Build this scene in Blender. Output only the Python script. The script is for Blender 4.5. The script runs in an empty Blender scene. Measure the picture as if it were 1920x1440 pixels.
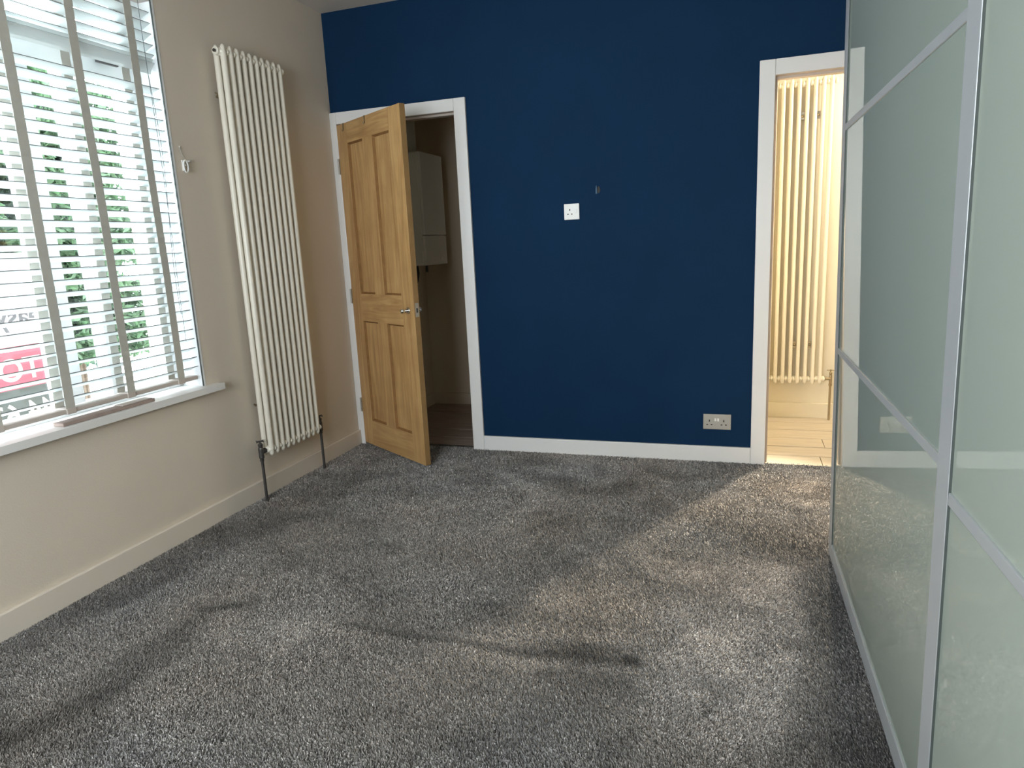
import bpy, bmesh, math, random
import numpy as np
from mathutils import Vector, Matrix

random.seed(7)
rng = np.random.default_rng(11)
SC = bpy.context.scene
COL = SC.collection

# ------------------------------------------------------------------ camera
CX, CD, CH = 2.36, 3.802176, 1.23505
YAW, PITCH, ROLL, FPX = 0.326659, -0.201558, -0.047606, 1278.6234
cy_, sy_, cp_, sp_ = math.cos(YAW), math.sin(YAW), math.cos(PITCH), math.sin(PITCH)
FWD = Vector((-sy_ * cp_, cy_ * cp_, sp_))
RGT = Vector((cy_, sy_, 0))
UPV = RGT.cross(FWD)
R2 = RGT * math.cos(ROLL) + UPV * math.sin(ROLL)
U2 = -RGT * math.sin(ROLL) + UPV * math.cos(ROLL)
cam = bpy.data.cameras.new('camera')
cam.sensor_width = 36.0
cam.lens = FPX / 1920 * 36.0
cam.clip_start = 0.02
camo = bpy.data.objects.new('camera', cam)
m = Matrix.Identity(4)
for i in range(3):
    m[i][0], m[i][1], m[i][2] = R2[i], U2[i], -FWD[i]
m[0][3], m[1][3], m[2][3] = CX, -CD, CH
camo.matrix_world = m
COL.objects.link(camo)
SC.camera = camo

# ------------------------------------------------------------------ world, light, exposure
world = bpy.data.worlds.new('world')
SC.world = world
world.use_nodes = True
wn = world.node_tree
bgn = wn.nodes['Background']
bgn.inputs[0].default_value = (0.86, 0.94, 1.0, 1)
bgn.inputs[1].default_value = 14.5
SC.view_settings.view_transform = 'Standard'
SC.view_settings.look = 'None'
SC.view_settings.gamma = 1
SC.view_settings.use_curve_mapping = False
SC.view_settings.exposure = 0.17
SC.cycles.max_bounces = 10
SC.cycles.diffuse_bounces = 6
SC.cycles.transparent_max_bounces = 16
SC.cycles.sample_clamp_indirect = 6
SC.cycles.use_denoising = True
SC.cycles.caustics_reflective = False
SC.cycles.caustics_refractive = False


def area(name, loc, rot, sx, sy, power, color, portal=False):
    l = bpy.data.lights.new(name, 'AREA')
    l.shape = 'RECTANGLE'
    l.size, l.size_y = sx, sy
    l.energy = power
    l.color = color
    if portal:
        l.cycles.is_portal = True
    o = bpy.data.objects.new(name, l)
    o.location = loc
    o.rotation_euler = rot
    COL.objects.link(o)
    return o


# daylight guides at the two windows
area('window_portal', (-0.31, -2.12, 1.5), (0, -math.pi / 2, 0), 1.7, 1.66, 1, (1, 1, 1), portal=True)
area('rear_window_portal', (1.30, -4.92, 1.43), (math.pi / 2, 0, 0), 1.7, 1.35, 1, (1, 1, 1), portal=True)


def point(name, loc, power, color, r):
    l = bpy.data.lights.new(name, 'POINT')
    l.energy = power
    l.color = color
    l.shadow_soft_size = r
    o = bpy.data.objects.new(name, l)
    o.location = loc
    COL.objects.link(o)
    return o


point('hall_lamp', (3.75, 0.62, 2.30), 62, (1.0, 0.89, 0.70), 0.05)
sl = bpy.data.lights.new('hall_spot', 'SPOT')
sl.energy = 1250
sl.color = (1.0, 0.88, 0.68)
sl.spot_size = math.radians(62)
sl.spot_blend = 0.7
sl.shadow_soft_size = 0.04
so = bpy.data.objects.new('hall_spot', sl)
so.location = (2.84, 0.66, 2.42)
so.rotation_euler = (Vector((2.05, -1.35, 0)) - Vector((2.84, 0.66, 2.42))).to_track_quat('-Z', 'Y').to_euler()
COL.objects.link(so)


# ------------------------------------------------------------------ materials
def new_mat(name):
    mt = bpy.data.materials.new(name)
    mt.use_nodes = True
    nt = mt.node_tree
    return mt, nt, nt.nodes['Principled BSDF']


def mat(name, col, rough=0.5, metal=0.0, bump=0.0, scale=200, var=0.0, vscale=6, spec=0.5, detail=3):
    mt, nt, b = new_mat(name)
    b.inputs['Base Color'].default_value = (*col, 1)
    b.inputs['Roughness'].default_value = rough
    b.inputs['Metallic'].default_value = metal
    b.inputs['Specular IOR Level'].default_value = spec
    geo = nt.nodes.new('ShaderNodeNewGeometry')
    if var:
        n = nt.nodes.new('ShaderNodeTexNoise')
        n.inputs['Scale'].default_value = vscale
        n.inputs['Detail'].default_value = 4
        nt.links.new(geo.outputs['Position'], n.inputs['Vector'])
        r = nt.nodes.new('ShaderNodeMix')
        r.data_type = 'RGBA'
        r.inputs['A'].default_value = (*[c * (1 - var) for c in col], 1)
        r.inputs['B'].default_value = (*[min(1, c * (1 + var)) for c in col], 1)
        nt.links.new(n.outputs['Fac'], r.inputs['Factor'])
        nt.links.new(r.outputs['Result'], b.inputs['Base Color'])
    if bump:
        n2 = nt.nodes.new('ShaderNodeTexNoise')
        n2.inputs['Scale'].default_value = scale
        n2.inputs['Detail'].default_value = detail
        nt.links.new(geo.outputs['Position'], n2.inputs['Vector'])
        bp = nt.nodes.new('ShaderNodeBump')
        bp.inputs['Strength'].default_value = bump
        bp.inputs['Distance'].default_value = 0.002
        nt.links.new(n2.outputs['Fac'], bp.inputs['Height'])
        nt.links.new(bp.outputs['Normal'], b.inputs['Normal'])
    return mt


M = {}
M['cream'] = mat('cream_wall_paint', (0.64, 0.565, 0.475), 0.75, bump=0.22, scale=170, var=0.035, vscale=2.5)
M['blue'] = mat('navy_wall_paint', (0.0045, 0.0255, 0.067), 0.8, bump=0.25, scale=240, var=0.14, vscale=4, spec=0.12)
M['ceiling'] = mat('ceiling_paint', (0.60, 0.56, 0.51), 0.8, bump=0.1)
M['trim'] = mat('white_satin_paint', (0.76, 0.745, 0.73), 0.35, bump=0.06, scale=60)
M['skirt'] = mat('cream_satin_paint', (0.68, 0.61, 0.53), 0.42, bump=0.05, scale=60)
M['lining'] = mat('aged_lining_paint', (0.50, 0.43, 0.37), 0.5, bump=0.08, scale=60, var=0.12, vscale=30)
M['rad'] = mat('cream_radiator_enamel', (0.74, 0.69, 0.59), 0.30, bump=0.05, scale=90)
M['pewter'] = mat('pewter_metal', (0.11, 0.105, 0.10), 0.42, metal=0.8, var=0.3, vscale=60)
M['brass'] = mat('aged_brass', (0.36, 0.29, 0.19), 0.35, metal=0.9)
M['chrome'] = mat('chrome', (0.75, 0.73, 0.70), 0.18, metal=1.0)
M['alu'] = mat('brushed_aluminium', (0.60, 0.62, 0.64), 0.40, metal=0.55, bump=0.03, scale=300)
M['shade_joint'] = mat('shade_joint_grey', (0.055, 0.065, 0.06), 0.6)  # dark grey for the painted stile shade and the reveal joint
M['dark'] = mat('dark_gap', (0.03, 0.03, 0.03), 0.7)
M['white_pl'] = mat('white_plastic', (0.82, 0.81, 0.78), 0.3)
M['steel'] = mat('brushed_steel', (0.42, 0.40, 0.36), 0.42, metal=0.6, var=0.08, vscale=40)
M['upvc'] = mat('white_window_frame', (0.80, 0.82, 0.84), 0.3)
M['boiler'] = mat('boiler_enamel', (0.80, 0.77, 0.69), 0.35)
M['closet'] = mat('closet_paint', (0.74, 0.64, 0.50), 0.8, bump=0.15, scale=120, var=0.06, vscale=3)
M['hall'] = mat('hall_paint', (0.70, 0.65, 0.53), 0.8, bump=0.12, scale=170)
M['hallrad'] = mat('hall_radiator_enamel', (0.78, 0.74, 0.64), 0.35)
M['tape'] = mat('ladder_tape_cloth', (0.50, 0.48, 0.43), 0.9, bump=0.35, scale=500, var=0.08, vscale=30)
M['railwood'] = mat('blind_rail_wood', (0.50, 0.44, 0.40), 0.5)
M['slatwood'] = mat('spare_slat_wood', (0.30, 0.23, 0.20), 0.55, var=0.2, vscale=30)
M['cord'] = mat('blind_cord', (0.12, 0.14, 0.15), 0.8)
M['rubber'] = mat('black_rubber', (0.015, 0.015, 0.015), 0.6)
M['base'] = mat('subfloor', (0.07, 0.068, 0.065), 0.95)
M['paving'] = mat('paving', (0.55, 0.53, 0.5), 0.9, bump=0.3, scale=40, var=0.2)
M['carcass'] = mat('wardrobe_carcass', (0.55, 0.54, 0.50), 0.5)


def plank_mat(name, c1, c2, rough):
    mt, nt, b = new_mat(name)
    geo = nt.nodes.new('ShaderNodeNewGeometry')
    mp = nt.nodes.new('ShaderNodeMapping')
    mp.inputs['Scale'].default_value = (2.2, 26, 26)
    n = nt.nodes.new('ShaderNodeTexNoise')
    n.inputs['Scale'].default_value = 2.0
    n.inputs['Detail'].default_value = 6
    n.inputs['Distortion'].default_value = 0.8
    nt.links.new(geo.outputs['Position'], mp.inputs['Vector'])
    nt.links.new(mp.outputs['Vector'], n.inputs['Vector'])
    r = nt.nodes.new('ShaderNodeValToRGB')
    r.color_ramp.elements[0].position = 0.35
    r.color_ramp.elements[0].color = (*c1, 1)
    r.color_ramp.elements[1].position = 0.65
    r.color_ramp.elements[1].color = (*c2, 1)
    nt.links.new(n.outputs['Fac'], r.inputs['Fac'])
    nt.links.new(r.outputs['Color'], b.inputs['Base Color'])
    b.inputs['Roughness'].default_value = rough
    return mt


M['plank_dark'] = plank_mat('closet_plank_wood', (0.26, 0.20, 0.165), (0.38, 0.30, 0.25), 0.5)
M['plank_pale'] = plank_mat('hall_plank_wood', (0.46, 0.41, 0.33), (0.54, 0.48, 0.40), 0.5)


def pine_mat(name='stripped_pine', sc=(16, 16, 1.1)):
    mt, nt, b = new_mat(name)
    tc = nt.nodes.new('ShaderNodeTexCoord')
    mp = nt.nodes.new('ShaderNodeMapping')
    mp.inputs['Scale'].default_value = sc
    n = nt.nodes.new('ShaderNodeTexNoise')
    n.inputs['Scale'].default_value = 1.6
    n.inputs['Detail'].default_value = 5
    n.inputs['Distortion'].default_value = 1.6
    nt.links.new(tc.outputs['Object'], mp.inputs['Vector'])
    nt.links.new(mp.outputs['Vector'], n.inputs['Vector'])
    r = nt.nodes.new('ShaderNodeValToRGB')
    e = r.color_ramp.elements
    e[0].position = 0.3
    e[0].color = (0.40, 0.22, 0.082, 1)
    e[1].position = 0.7
    e[1].color = (0.60, 0.38, 0.165, 1)
    nt.links.new(n.outputs['Fac'], r.inputs['Fac'])
    n2 = nt.nodes.new('ShaderNodeTexNoise')
    n2.inputs['Scale'].default_value = 7
    n2.inputs['Detail'].default_value = 5
    nt.links.new(tc.outputs['Object'], n2.inputs['Vector'])
    mx = nt.nodes.new('ShaderNodeMix')
    mx.data_type = 'RGBA'
    mx.blend_type = 'MULTIPLY'
    mx.inputs['Factor'].default_value = 0.4
    r2 = nt.nodes.new('ShaderNodeValToRGB')
    r2.color_ramp.elements[0].position = 0.35
    r2.color_ramp.elements[0].color = (0.74, 0.68, 0.62, 1)
    r2.color_ramp.elements[1].position = 0.6
    nt.links.new(n2.outputs['Fac'], r2.inputs['Fac'])
    nt.links.new(r.outputs['Color'], mx.inputs['A'])
    nt.links.new(r2.outputs['Color'], mx.inputs['B'])
    nt.links.new(mx.outputs['Result'], b.inputs['Base Color'])
    b.inputs['Roughness'].default_value = 0.42
    bp = nt.nodes.new('ShaderNodeBump')
    bp.inputs['Strength'].default_value = 0.12
    bp.inputs['Distance'].default_value = 0.001
    nt.links.new(n.outputs['Fac'], bp.inputs['Height'])
    nt.links.new(bp.outputs['Normal'], b.inputs['Normal'])
    return mt


M['pine'] = pine_mat()
M['pine_rail'] = pine_mat('stripped_pine_rail', (1.3, 16, 16))
M['pine_edge'] = mat('dark_pine_edge', (0.27, 0.155, 0.06), 0.5, var=0.25, vscale=14)  # free edge of the leaf in a darker brown
M['moulding_shade'] = mat('shade_darkened_moulding', (0.25, 0.13, 0.05), 0.9, var=0.3, vscale=25, spec=0.1)  # shadow lines of the panel mouldings, put into a darker brown


def glass_panel_mat():
    mt, nt, b = new_mat('glossy_backed_door_glass')
    b.inputs['Base Color'].default_value = (0.34, 0.385, 0.335, 1)
    b.inputs['Roughness'].default_value = 0.5
    b.inputs['Specular IOR Level'].default_value = 0.25
    b.inputs['Coat Weight'].default_value = 1.0
    b.inputs['Coat Roughness'].default_value = 0.012
    b.inputs['Coat IOR'].default_value = 1.5
    return mt


M['doorglass'] = glass_panel_mat()


def pane_mat():
    mt = bpy.data.materials.new('window_glass')
    mt.use_nodes = True
    nt = mt.node_tree
    nt.nodes.clear()
    out = nt.nodes.new('ShaderNodeOutputMaterial')
    mix = nt.nodes.new('ShaderNodeMixShader')
    tr = nt.nodes.new('ShaderNodeBsdfTransparent')
    tr.inputs[0].default_value = (0.96, 0.99, 0.985, 1)
    gl = nt.nodes.new('ShaderNodeBsdfGlossy')
    gl.inputs['Roughness'].default_value = 0.02
    mix.inputs[0].default_value = 0.035
    nt.links.new(tr.outputs[0], mix.inputs[1])
    nt.links.new(gl.outputs[0], mix.inputs[2])
    nt.links.new(mix.outputs[0], out.inputs[0])
    return mt


M['pane'] = pane_mat()


def trans_mat(name, col, tcol, fac, rough=0.6):
    mt = bpy.data.materials.new(name)
    mt.use_nodes = True
    nt = mt.node_tree
    b = nt.nodes['Principled BSDF']
    out = nt.nodes['Material Output']
    b.inputs['Base Color'].default_value = (*col, 1)
    b.inputs['Roughness'].default_value = rough
    tl = nt.nodes.new('ShaderNodeBsdfTranslucent')
    tl.inputs[0].default_value = (*tcol, 1)
    mix = nt.nodes.new('ShaderNodeMixShader')
    mix.inputs[0].default_value = fac
    nt.links.new(b.outputs[0], mix.inputs[1])
    nt.links.new(tl.outputs[0], mix.inputs[2])
    nt.links.new(mix.outputs[0], out.inputs[0])
    return mt


M['slat'] = trans_mat('blind_slat_lacquer', (0.88, 0.90, 0.90), (0.85, 0.88, 0.88), 0.5, 0.4)
M['slat_edge'] = mat('slat_edge_shade', (0.18, 0.19, 0.19), 0.5)  # white edges coloured dark to draw the shade on their room side
M['sign_white'] = trans_mat('sign_board_white', (0.5, 0.49, 0.49), (0.55, 0.53, 0.54), 0.7)
M['sign_red'] = trans_mat('sign_board_red', (0.48, 0.17, 0.21), (0.55, 0.17, 0.22), 0.6)
M['sign_grey'] = trans_mat('sign_board_grey', (0.16, 0.17, 0.17), (0.16, 0.18, 0.175), 0.6)
M['sign_letter'] = trans_mat('sign_letter_white', (0.75, 0.74, 0.74), (0.6, 0.58, 0.58), 0.6)
M['sign_letter_grey'] = trans_mat('sign_letter_grey', (0.30, 0.28, 0.30), (0.2, 0.18, 0.2), 0.6)
M['leaf'] = trans_mat('leaf_green', (0.09, 0.15, 0.085), (0.09, 0.17, 0.08), 0.4)
M['leaf2'] = trans_mat('leaf_deep_green', (0.06, 0.12, 0.085), (0.055, 0.12, 0.08), 0.35)
M['bark'] = mat('bark', (0.10, 0.07, 0.05), 0.9)
M['carpet_u'] = mat('carpet_backing', (0.10, 0.098, 0.094), 0.95)


def carpet_mat():
    mt, nt, b = new_mat('grey_saxony_pile')
    at = nt.nodes.new('ShaderNodeAttribute')
    at.attribute_name = 'pile'
    nt.links.new(at.outputs['Color'], b.inputs['Base Color'])
    b.inputs['Roughness'].default_value = 0.55
    b.inputs['Specular IOR Level'].default_value = 0.35
    b.inputs['Sheen Weight'].default_value = 0.15
    return mt


M['carpet'] = carpet_mat()


# ------------------------------------------------------------------ mesh helpers
def finish(name, bm, material, parent=None, smooth=False, bevel=0.0, seg=2):
    me = bpy.data.meshes.new(name)
    if bevel:
        bmesh.ops.remove_doubles(bm, verts=bm.verts, dist=1e-6)
    bmesh.ops.recalc_face_normals(bm, faces=bm.faces)
    bm.to_mesh(me)
    bm.free()
    me.materials.append(material)
    if smooth:
        for p in me.polygons:
            p.use_smooth = True
    o = bpy.data.objects.new(name, me)
    COL.objects.link(o)
    if parent:
        o.parent = parent
    if bevel:
        bv = o.modifiers.new('bevel', 'BEVEL')
        bv.width = bevel
        bv.segments = seg
        bv.limit_method = 'ANGLE'
    return o


def bx(bm, x0, x1, y0, y1, z0, z1, f=None):
    vs = []
    for x, y, z in ((x0, y0, z0), (x1, y0, z0), (x1, y1, z0), (x0, y1, z0), (x0, y0, z1), (x1, y0, z1), (x1, y1, z1), (x0, y1, z1)):
        c = (x, y, z) if f is None else f(x, y, z)
        vs.append(bm.verts.new(c))
    for q in ((0, 3, 2, 1), (4, 5, 6, 7), (0, 1, 5, 4), (1, 2, 6, 5), (2, 3, 7, 6), (3, 0, 4, 7)):
        bm.faces.new([vs[i] for i in q])
    return vs


def box(name, material, x0, x1, y0, y1, z0, z1, parent=None, bevel=0.0, f=None, seg=2):
    bm = bmesh.new()
    bx(bm, x0, x1, y0, y1, z0, z1, f)
    return finish(name, bm, material, parent, bevel=bevel, seg=seg)


def tube(bm, pts, r, n=12, cap=True):
    """tube along pts; r scalar or list"""
    pts = [Vector(p) for p in pts]
    rr = r if isinstance(r, (list, tuple)) else [r] * len(pts)
    rings = []
    prev = None
    for i, p in enumerate(pts):
        t = (pts[min(i + 1, len(pts) - 1)] - pts[max(i - 1, 0)]).normalized()
        if prev is None:
            a = Vector((1, 0, 0)) if abs(t.x) < 0.9 else Vector((0, 1, 0))
            u = t.cross(a).normalized()
        else:
            u = (prev - t * prev.dot(t)).normalized()
        prev = u
        v = t.cross(u)
        rings.append([bm.verts.new(p + (u * math.cos(2 * math.pi * k / n) + v * math.sin(2 * math.pi * k / n)) * rr[i]) for k in range(n)])
    for a, b in zip(rings[:-1], rings[1:]):
        for k in range(n):
            bm.faces.new((a[k], a[(k + 1) % n], b[(k + 1) % n], b[k]))
    if cap:
        bm.faces.new(rings[0][::-1])
        bm.faces.new(rings[-1])


def blob(bm, c, sx, sy, sz, seg=12):
    r = bmesh.ops.create_uvsphere(bm, u_segments=seg, v_segments=max(6, seg // 2), radius=1)
    for v in r['verts']:
        v.co = Vector((c[0] + v.co.x * sx, c[1] + v.co.y * sy, c[2] + v.co.z * sz))


def empty(name, loc, rz=0.0, label=None, cat=None, group=None, kind=None):
    o = bpy.data.objects.new(name, None)
    COL.objects.link(o)
    o.location = loc
    o.rotation_euler = (0, 0, rz)
    o.empty_display_size = 0.05
    tag(o, label, cat, group, kind)
    return o


def tag(o, label=None, cat=None, group=None, kind=None):
    if label:
        o['label'] = label
    if cat:
        o['category'] = cat
    if group:
        o['group'] = group
    if kind:
        o['kind'] = kind
    return o


def struct(o, label=None):
    o['kind'] = 'structure'
    if label:
        o['label'] = label
    return o


def wall_holes(name, axis, t0, t1, a0, a1, z0, z1, holes, material, parent=None):
    """wall slab; axis 'y': thickness t along y and length a along x; axis 'x' the other way; holes (a0,a1,z0,z1)"""
    bm = bmesh.new()
    As = sorted({a0, a1, *[h[0] for h in holes], *[h[1] for h in holes]})
    Zs = sorted({z0, z1, *[h[2] for h in holes], *[h[3] for h in holes]})
    for i in range(len(As) - 1):
        for j in range(len(Zs) - 1):
            ca, cz = (As[i] + As[i + 1]) / 2, (Zs[j] + Zs[j + 1]) / 2
            if any(h[0] < ca < h[1] and h[2] < cz < h[3] for h in holes):
                continue
            if axis == 'y':
                bx(bm, As[i], As[i + 1], t0, t1, Zs[j], Zs[j + 1])
            else:
                bx(bm, t0, t1, As[i], As[i + 1], Zs[j], Zs[j + 1])
    bmesh.ops.remove_doubles(bm, verts=bm.verts, dist=1e-6)
    # drop inner double faces
    seen = {}
    for f in bm.faces:
        k = tuple(sorted(v.index for v in f.verts))
        seen.setdefault(k, []).append(f)
    bm.verts.index_update()
    seen = {}
    for f in bm.faces:
        k = tuple(sorted(v.index for v in f.verts))
        seen.setdefault(k, []).append(f)
    dead = [f for fs in seen.values() if len(fs) > 1 for f in fs]
    if dead:
        bmesh.ops.delete(bm, geom=dead, context='FACES')
    return finish(name, bm, material, parent)


# ------------------------------------------------------------------ dimensions
H = 2.611
XR = 3.38          # right wall
YB = -4.90         # wall behind the camera
WZ0, WZ1 = 0.655, 2.36
WY0, WY1 = -2.95, -1.29
D1 = (0.044, 0.806, 1.988)      # cupboard doorway
D2 = (2.506, 3.27, 1.982)       # hall doorway
YT = 0.12                        # back wall thickness
CY = 1.14                        # cupboard / back
HY = 1.06                        # hall far wall
CT = 0.018                       # trim thickness

# ------------------------------------------------------------------ shell
struct(wall_holes('wall_left', 'x', -0.30, 0.0, YB, CY + 0.1, -0.02, H, [(WY0, WY1, WZ0, WZ1)], M['cream']))
struct(wall_holes('wall_back', 'y', 0.0, YT, 0.0, XR + 1.6, -0.02, H, [(D1[0] - 0.02, D1[1] + 0.02, -0.02, D1[2] + 0.02), (D2[0] - 0.02, D2[1] + 0.02, -0.02, D2[2] + 0.02)], M['blue']))
struct(box('wall_right', M['cream'], XR, XR + 0.1, YB, 0.0, -0.02, H))
struct(wall_holes('wall_rear', 'y', YB - 0.1, YB, -0.3, XR + 0.1, -0.02, H, [(0.45, 2.15, 0.75, 2.10)], M['cream']))
ceil = struct(box('ceiling', M['ceiling'], -0.3, XR + 0.1, YB - 0.1, 0.0, H, H + 0.1))
floor = struct(box('floor', M['base'], 0.0, XR, YB, 0.0, -0.05, -0.0125))

# cupboard and hall beyond the doorways
struct(box('wall_closet_back', M['closet'], 0.0, 1.25, CY, CY + 0.1, -0.02, H))
struct(box('wall_closet_side', M['closet'], 1.0, 1.1, YT, CY, -0.02, H))
struct(box('wall_closet_left', M['closet'], 0.0, 0.012, YT, CY, -0.02, H))
struct(box('wall_closet_front', M['closet'], D1[1] + 0.02, 1.0, YT, YT + 0.01, -0.02, H))
struct(box('wall_closet_lintel', M['closet'], 0.012, D1[1] + 0.02, YT, YT + 0.01, D1[2] + 0.02, H))
struct(box('ceiling_closet', M['closet'], 0.0, 1.1, YT, CY, H - 0.04, H + 0.06))
struct(box('wall_hall_back', M['hall'], 1.9, 5.0, HY, HY + 0.1, -0.02, H))
struct(box('wall_hall_left', M['hall'], 1.9, 2.0, YT, HY, -0.02, H))
struct(box('wall_hall_right', M['hall'], 4.9, 5.0, YT, HY, -0.02, H))
struct(box('wall_hall_front', M['hall'], D2[1] + 0.02, 4.9, YT, YT + 0.01, -0.02, H))
struct(box('wall_hall_near', M['hall'], 2.0, D2[0] - 0.02, YT, YT + 0.01, -0.02, H))
struct(box('ceiling_hall', M['ceiling'], 1.9, 5.0, YT, HY, H - 0.06, H + 0.06))

# linings (jambs and heads) of the two doorways
for nm, d, mt in (('door_1', D1, M['lining']), ('door_2', D2, M['lining'])):
    r = empty(nm, (d[0], 0, 0), kind='structure')
    x0 = d[0]
    bm = bmesh.new()
    bx(bm, -0.02, 0.0, -CT + 0.002, YT + 0.012, -0.012, d[2] + 0.02)
    finish('jamb', bm, mt, r)
    bm = bmesh.new()
    w = d[1] - d[0]
    bx(bm, w, w + 0.02, -CT + 0.002, YT + 0.012, -0.012, d[2] + 0.02)
    finish('jamb', bm, mt, r)
    bm = bmesh.new()
    bx(bm, 0.0, w, -CT + 0.002, YT + 0.012, d[2], d[2] + 0.02)
    finish('head', bm, mt, r)
    # stops, set back for the leaf thickness
    bm = bmesh.new()
    bx(bm, 0.0, 0.012, 0.024, 0.060, -0.012, d[2])
    finish('door_stop', bm, mt, r)
    bm = bmesh.new()
    bx(bm, w - 0.012, w, 0.024, 0.060, -0.012, d[2])
    finish('door_stop', bm, mt, r)
    bm = bmesh.new()
    bx(bm, 0.012, w - 0.012, 0.024, 0.060, d[2] - 0.012, d[2])
    finish('door_stop', bm, mt, r)


def architrave(name, x0, xa, xb, x1, top, inner):
    r = empty(name, (x0, 0, 0), kind='structure')
    f = lambda x, y, z: (x - x0, y, z)
    box('architrave_leg', M['trim'], x0, xa, -CT, 0.0, -0.012, top, r, bevel=0.0025, f=f)
    box('architrave_leg', M['trim'], xb, x1, -CT, 0.0, -0.012, top, r, bevel=0.0025, f=f)
    box('architrave_head', M['trim'], xa + 0.0008, xb - 0.0008, -CT + 0.0002, 0.0, inner, top, r, bevel=0.002, f=f)


architrave('trim_1', 0.0005, D1[0] - 0.001, D1[1] + 0.001, 0.877, 2.056, D1[2] + 0.002)
architrave('trim_2', 2.432, D2[0] - 0.001, D2[1] + 0.001, 3.344, 2.056, D2[2] + 0.002)

# skirting boards
struct(box('baseboard_left', M['skirt'], 0.0, CT, YB, -CT - 0.0005, -0.012, 0.093, bevel=0.004))
struct(box('baseboard_back', M['trim'], 0.8775, 2.4315, -CT + 0.001, 0.0, -0.012, 0.087, bevel=0.003))
struct(box('baseboard_closet', M['closet'], 0.012, 1.0, CY - CT, CY, -0.012, 0.09, bevel=0.003))
struct(box('baseboard_closet_left', M['closet'], 0.012, 0.012 + CT, YT + 0.012, CY - CT, -0.012, 0.09, bevel=0.003))
struct(box('baseboard_hall', M['hall'], 2.0, 4.9, HY - CT, HY, -0.012, 0.098, bevel=0.003))

# ------------------------------------------------------------------ plank floors
fc = struct(box('floor_closet', M['base'], 0.012, 1.0, 0.0, CY, -0.05, -0.012))
ys = [0.045, 0.213, 0.412, 0.63, 0.871, CY]
for i in range(5):
    box('plank', M['plank_dark'], 0.013, 0.999, ys[i] + 0.005, ys[i + 1] - 0.005, -0.012, 0.0 - 0.001 * (i % 2), fc, bevel=0.0018)
box('threshold_strip', M['pewter'], D1[0], D1[1], 0.012, 0.045, -0.012, 0.001, fc, bevel=0.002)
fh = struct(box('floor_hall', M['base'], 2.0, 4.9, 0.0, HY, -0.05, -0.012))
ys = [0.0, 0.168, 0.345, 0.53, 0.715, 0.905, HY]
jn = [2.80, 3.42, 2.845, 3.30, 2.35, 3.6]
for i in range(6):
    xa0, xb0 = (2.0, 4.9) if i else (D2[0], D2[1])
    js = [xa0] + [j for j in (jn[i], jn[i] + 1.2) if xa0 < j < xb0] + [xb0]
    for a, b in zip(js[:-1], js[1:]):
        box('plank', M['plank_pale'], a + 0.0015, b - 0.0015, ys[i] + 0.0045, ys[i + 1] - 0.0045, -0.012, 0.0 - 0.0008 * (i % 2), fh, bevel=0.0015)


# ------------------------------------------------------------------ carpet with real pile
def vnoise(x, y, s, seed):
    r = np.random.default_rng(seed)
    g = r.random((64, 64))
    fx, fy = x * s + 17.3, y * s + 29.1
    ix, iy = np.floor(fx).astype(int), np.floor(fy).astype(int)
    tx, ty = fx - ix, fy - iy
    tx, ty = tx * tx * (3 - 2 * tx), ty * ty * (3 - 2 * ty)
    a, b = g[ix % 64, iy % 64], g[(ix + 1) % 64, iy % 64]
    c, d = g[ix % 64, (iy + 1) % 64], g[(ix + 1) % 64, (iy + 1) % 64]
    return (a * (1 - tx) + b * tx) * (1 - ty) + (c * (1 - tx) + d * tx) * ty


def segdist(x, y, x0, y0, x1, y1):
    dx, dy = x1 - x0, y1 - y0
    t = np.clip(((x - x0) * dx + (y - y0) * dy) / (dx * dx + dy * dy), 0, 1)
    return np.hypot(x - x0 - t * dx, y - y0 - t * dy)


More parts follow.
